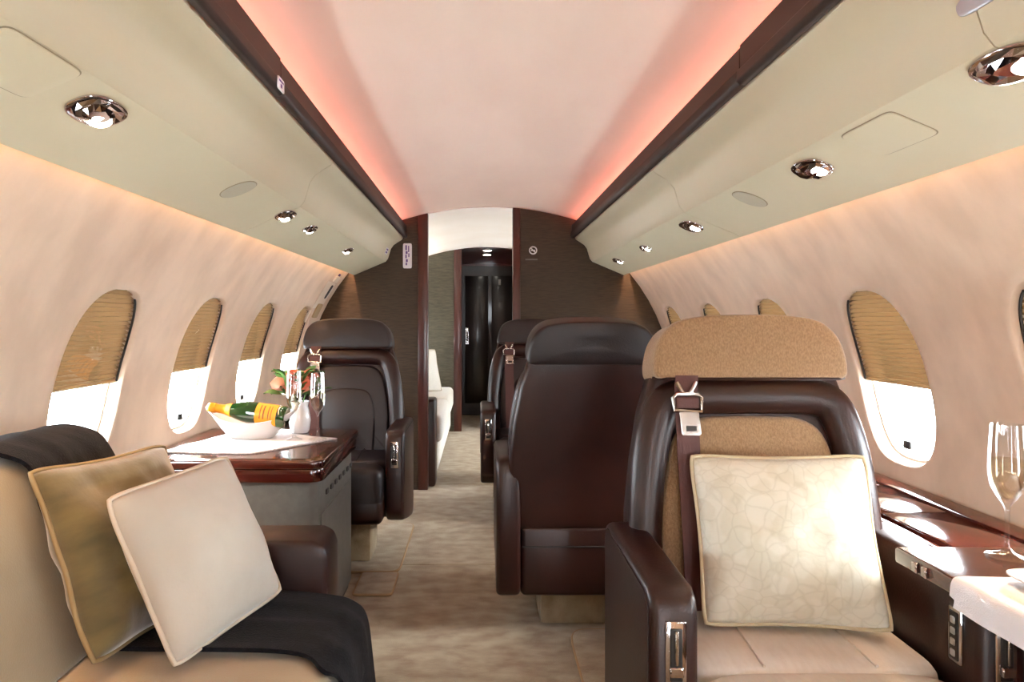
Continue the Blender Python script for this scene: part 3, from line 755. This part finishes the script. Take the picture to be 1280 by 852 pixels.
cloth('table_cloth', [(-1.20, 2.42), (-.86, 2.40), (-.63, 2.70), (-1.06, 2.92)], .6656, .002, 'linen', 'white lace edged cloth on the mahogany table under the bowl', [(-1.20, 2.42), (-.86, 2.40), (-.63, 2.70)])
# boat shaped bowl
BC = Vector((-.965, 2.70, .672))
def bowl():
    e = tag(empty('serving_bowl', BC, rad(-4)), 'white boat shaped porcelain bowl holding the champagne bottle', 'bowl')
    q = new(); n = 48; rings = []
    prof = [(.0, .0), (.55, .0), (.62, .006), (.78, .045), (.92, .085), (1.0, .108), (.975, .110), (.88, .085), (.74, .048), (.56, .012), (.0, .010)]
    for k, (f_, z) in enumerate(prof):
        if f_ == 0: rings.append([q.verts.new((0, 0, z))]); continue
        ring = []
        for j in range(n):
            a = 2*PI*j/n; cx, cy = math.cos(a), math.sin(a)
            lift = (abs(cx)**3)*.058*(z/.11) if cx < 0 else (abs(cx)**3)*.045*(z/.11)
            ring.append(q.verts.new((.150*f_*cx*(1 + .22*abs(cx)*(z/.11)), .080*f_*cy, z*(.62) + lift)))
        rings.append(ring)
    for a, b in zip(rings, rings[1:]):
        for j in range(n):
            j2 = (j+1) % n
            if len(a) == 1: q.faces.new((a[0], b[j], b[j2]))
            elif len(b) == 1: q.faces.new((a[j], a[j2], b[0]))
            else: q.faces.new((a[j], a[j2], b[j2], b[j]))
    obj('bowl_shell', q, 'porcelain', e, angle=60); return e
bowl()
def bottle():
    e = tag(empty('champagne_bottle', BC + Vector((.150, -.030, .084)), rot=(0, rad(-90+7), rad(-3))), 'green champagne bottle with orange label and gold foil lying in the bowl', 'bottle')
    # axis along local z: base at 0, mouth at .32
    obj('glass_body', lathe([(0, .012), (.022, .004), (.038, .0), (.0425, .006), (.043, .03), (.043, .15), (.040, .175), (.032, .205), (.024, .228), (.0178, .25), (.016, .30), (0, .30)], 36), 'bottle_glass', e, angle=60)
    obj('neck_foil', lathe([(.0265, .222), (.0262, .224), (.0200, .245), (.0178, .262), (.0172, .285), (.0195, .287), (.0200, .305), (.0175, .316), (.010, .320), (0, .320)], 30), 'foil', e, angle=50)
    obj('neck_band', lathe([(.0268, .220), (.0282, .221), (.0215, .243), (.0206, .243)], 30), 'label', e)
    q = new(); ring = []                                  # curved label on the side that faces the camera and up
    rows = []
    for k in range(15):
        a = rad(215) + rad(150)*k/14
        rows.append([q.verts.new((.0436*math.cos(a), .0436*math.sin(a), z)) for z in (.032, .115)])
    for a, b in zip(rows, rows[1:]): q.faces.new((a[0], a[1], b[1], b[0]))
    l = obj('label', q, 'label', e)
    for k, (z0, z1) in enumerate(((.092, .097), (.078, .084), (.060, .064), (.050, .053))):
        q = new(); rows = []
        for t in range(9):
            a = rad(255) + rad(75)*t/8
            rows.append([q.verts.new((.0440*math.cos(a), .0440*math.sin(a), z)) for z in (z0, z1)])
        for a, b in zip(rows, rows[1:]): q.faces.new((a[0], a[1], b[1], b[0]))
        obj('label_print', q, 'label_ink', l)
    return e
bottle()
def flute(loc, h, label, wine=True):
    k = h/.25
    e = tag(empty('champagne_flute', loc), label, 'glass', 'champagne flutes')
    outer = [(0, 0), (.034, 0), (.035, .002), (.030, .0045), (.012, .010), (.0055, .018), (.0040, .04), (.0040, .085), (.0060, .098), (.016, .112), (.026, .132), (.0300, .152), (.0305, .170), (.0285, .205), (.0262, .25)]
    inner = [(.0252, .25), (.0275, .205), (.0294, .170), (.0288, .152), (.0246, .133), (.014, .114), (0, .106)]
    obj('glass_body', lathe([(r, z*k) for r, z in outer+inner], 32), 'clear_glass', e, angle=70)
    if wine:
        obj('champagne', lathe([(0, .108*k), (.013, .1155*k), (.0238, .134*k), (.0280, .152*k), (.0286, .170*k), (.0280, .184*k), (0, .184*k)], 28), 'wine_glass', e, angle=70)
    return e
flute((-.785, 2.66, .6690), .268, 'left one of two champagne flutes on the left table')
flute((-.695, 2.67, .6690), .262, 'right one of two champagne flutes on the left table')
# vase with roses
vz = tag(empty('flower_vase', (-.815, 2.86, .6675)), 'white porcelain vase of orange roses behind the flutes', 'vase')
obj('vase_body', lathe([(0, 0), (.035, 0), (.040, .01), (.046, .05), (.040, .09), (.034, .11), (.040, .13), (.037, .13), (.031, .11), (.03, .05), (0, .02)], 28), 'porcelain', vz, angle=60)
bq = tag(empty('rose_bouquet', (-.825, 2.86, .80)), 'bouquet of orange roses with green leaves in the white vase', 'flowers')
petal = None
def rose_mesh():
    q = new()
    for layer, (np_, R, H, tilt) in enumerate(((3, .008, .020, .15), (4, .014, .022, .45), (5, .021, .020, .85), (6, .026, .016, 1.2))):
        for k in range(np_):
            a0 = 2*PI*k/np_ + layer*.6; g = []
            for i in range(5):
                row = []
                for j in range(5):
                    u = (i/4-.5)*2.1*PI/np_*1.25; v = j/4
                    r = .004 + R*(v**.8)*(1-.15*abs(i/4-.5)*2*v); z = H*(v - .35*tilt*v*v) - .004*layer
                    row.append(q.verts.new((r*math.cos(a0+u*(1-.25*v)), r*math.sin(a0+u*(1-.25*v)), z)))
                g.append(row)
            for i in range(4):
                for j in range(4): q.faces.new((g[i][j], g[i+1][j], g[i+1][j+1], g[i][j+1]))
    return q
r0 = None
for k, (x, y, z, sc_) in enumerate(((-.06, -.035, .075, 1.5), (.0, -.045, .055, 1.5), (.055, -.03, .065, 1.5), (-.02, .02, .10, 1.4), (.045, .03, .10, 1.4), (-.075, .03, .06, 1.2))):
    if r0 is None: r0 = obj('rose', rose_mesh(), 'rose', bq, angle=180); o = r0
    else: o = link('rose', r0.data, bq)
    o.location = (x, y, z); o.scale = (sc_,)*3; o.rotation_euler = (-.6 + y*4, x*6, k)
    st_ = obj('stem', tube([(x, y, z), (x*.5, y*.5, 0), (x*.15, y*.15, -.09)], .002, 6), 'leaf', bq)
lm = None
for k in range(40):
    a = 2*PI*k/40 + rnd.uniform(-.2, .2)
    if lm is None:
        q = new(); g = []
        for i in range(7):
            v = i/6; w = .014*math.sin(PI*v**.8); g.append([q.verts.new((v*.055, s_*w, .012*math.sin(v*2.4) + (.004 if s_ else 0))) for s_ in (-1, 0, 1)])
        for A, B in zip(g, g[1:]):
            for j in range(2): q.faces.new((A[j], A[j+1], B[j+1], B[j]))
        bmesh.ops.remove_doubles(q, verts=q.verts[:], dist=.0002)
        o = obj('leaf', q, 'leaf', bq, angle=180); lm = o.data
    else: o = link('leaf', lm, bq)
    r_ = rnd.uniform(.01, .05)
    r_ *= 1.5; o.location = (r_*math.cos(a), r_*math.sin(a), rnd.uniform(.01, .11)); o.rotation_euler = (rnd.uniform(-.5, .5), rnd.uniform(-1.1, .1), a)
    o.scale = (1.3, 1.3, 1.3)

# ------------------------------------------------------------------ right side console, fold-out table and its setting
cs = tag(empty('side_console', (1.08, 2.4, 0)), 'mahogany side ledge along the right wall under the windows', 'console')
def CS(name, b, m, parent=cs, **k):
    bmesh.ops.translate(b, verts=b.verts[:], vec=(-1.08, -2.4, 0)); return obj(name, b, m, parent, **k)
CS('console_body', bx(.935, 1.20, .1, 4.55, 0.0, .595, .004, 1), 'mahogany')
CS('ledge_back', bx(1.165, 1.236, .1, 4.55, .596, .640, .006, 2), 'mahogany')
ys = [.1, .75, 1.48, 1.78, 2.08, 2.7, 3.4, 4.55]
for a, b in zip(ys, ys[1:]):
    CS('ledge_lid', bx(.985, 1.163, a+.002, b-.002, .596, .634, .005, 2), 'mahogany_top')
CS('ledge_front_rail', bx(.935, .962, .1, 4.55, .596, .634, .006, 2), 'mahogany')
ft = tag(empty('fold_out_table', (.97, 1.08, .66)), 'mahogany fold-out table over the right arm of the tan armchair', 'table')
def FT(name, b, m, parent=ft, **k):
    bmesh.ops.translate(b, verts=b.verts[:], vec=(-.97, -1.08, -.66)); return obj(name, b, m, parent, **k)
FT('table_leaf', bx(.752, 1.20, .72, 1.34, .658, .690, .007, 3), 'mahogany_top')
FT('hinge_bracket', bx(.99, 1.15, .80, 1.30, .6345, .657, .004, 1), 'brushed')
for yy in (1.235, 1.262):
    FT('edge_clasp', bx(.7455, .753, yy, yy+.014, .664, .684, .002, 1), 'chrome')
# cloth over the near part of the table, hanging over its edge
ck = tag(empty('place_mat', (.9, .95, .69)), 'white cloth hanging over the edge of the fold-out table', 'cloth')
prof = smooth_open([(1.10, .6915), (.95, .6915), (.80, .6915), (.757, .6920), (.7465, .684), (.744, .668), (.743, .655), (.741, .645)], 4)
q = new(); rows = []
for (x, z) in prof:
    rows.append([(x, .74 + (1.165-.74)*j/20 - (0.012 if z < .66 else 0)*(j/20), z + .0010*math.sin(j*.9+x*20) + .001) for j in range(21)])
for th in (0, 1):
    vv = []
    for i, r in enumerate(rows):
        p0 = Vector(prof[max(i-1, 0)]); p1 = Vector(prof[min(i+1, len(prof)-1)]); t_ = (p1-p0).normalized()
        nx, nz = t_.y, -t_.x
        if nz < -.1: nx, nz = -nx, -nz
        if nx > .3: nx, nz = -nx, -nz
        vv.append([q.verts.new((x+nx*.002*th, y, z+nz*.002*th)) for x, y, z in r])
    for a, b in zip(vv, vv[1:]):
        for j in range(20): q.faces.new((a[j], a[j+1], b[j+1], b[j]))
bmesh.ops.translate(q, verts=q.verts[:], vec=(-.9, -.95, -.69)); obj('linen', q, 'linen', ck, angle=60)
pl = tag(empty('square_plate', (.925, 1.045, .696)), 'square white porcelain plate on the fold-out table', 'plate')
b = new(); rings = []
for k, z in ((.001, 0), (.55, 0), (.62, .003), (.95, .013), (1.0, .014), (.995, .0165), (.94, .0155), (.62, .006), (.3, .005), (.001, .005)):
    rings.append([b.verts.new((u, v, z)) for u, v in superell(.112*k, .112*k, 7, 40)])
for A, B in zip(rings, rings[1:]):
    for j in range(40): b.faces.new((A[j], A[(j+1) % 40], B[(j+1) % 40], B[j]))
obj('plate_body', b, 'porcelain', pl, angle=60)
flute((.925, 1.275, .6905), .248, 'champagne flute on the fold-out table at the right edge')

# ------------------------------------------------------------------ floor mats
def mat_obj(x0, x1, y0, y1, label):
    e = tag(empty('floor_mat', ((x0+x1)/2, (y0+y1)/2, 0)), label, 'mat')
    o = superell((x1-x0)/2, (y1-y0)/2, 16, 64)
    fr = Frame((0, 0, 0), (1, 0, 0), (0, 1, 0))
    obj('mat_pile', pad(o, fr, .0005, .011, .004), 'carpet', e, angle=60)
    obj('bound_edge', tube([(u, v, .006) for u, v in o], .0055, 6, closed=True, ref=(0, 0, 1)), 'carpet_edge', e, angle=180)
mat_obj(-1.05, -.425, 2.80+.265, 3.80, 'beige bound carpet mat under the chair behind the drinks table')
mat_obj(.262, .925, .85, 2.49, 'beige bound carpet mat under the tan armchair')
mat_obj(-.585, -.425, 2.81, 3.055, 'small beige carpet mat beside the drinks cabinet')

# ------------------------------------------------------------------ far sofa beyond the partition
fs = tag(empty('sofa', (-.7, 5.8, 0)), 'cream sofa beyond the left partition', 'sofa')
def FS(name, b, m, parent=fs, **k):
    bmesh.ops.translate(b, verts=b.verts[:], vec=(.7, -5.8, 0)); return obj(name, b, m, parent, **k)
FS('sofa_base', bx(-1.1, -.36, 4.86, 6.95, .06, .26, .02, 2), 'cream_seat')
for a, b in ((4.86, 5.90), (5.905, 6.95)):
    FS('seat_cushion', bx(-1.0, -.33, a, b, .265, .47, .045, 4), 'cream_seat', angle=60)
    FS('back_cushion', prism([(-.88, .47), (-1.10, .47), (-1.15, .80), (-1.06, .84), (-.99, .82)], 'y', a, b, .02, 3), 'cream_seat', angle=60)
FS('armrest', bx(-1.1, -.365, 4.66, 4.855, .0, .60, .02, 3), 'leather')
pillow('throw_pillow', .42, .13, (-.62, 6.45, .665), (-16, 0, 40), 'cream_seat', 'cream_piping', 'white pillow standing on the far sofa', .04, 12, .006)
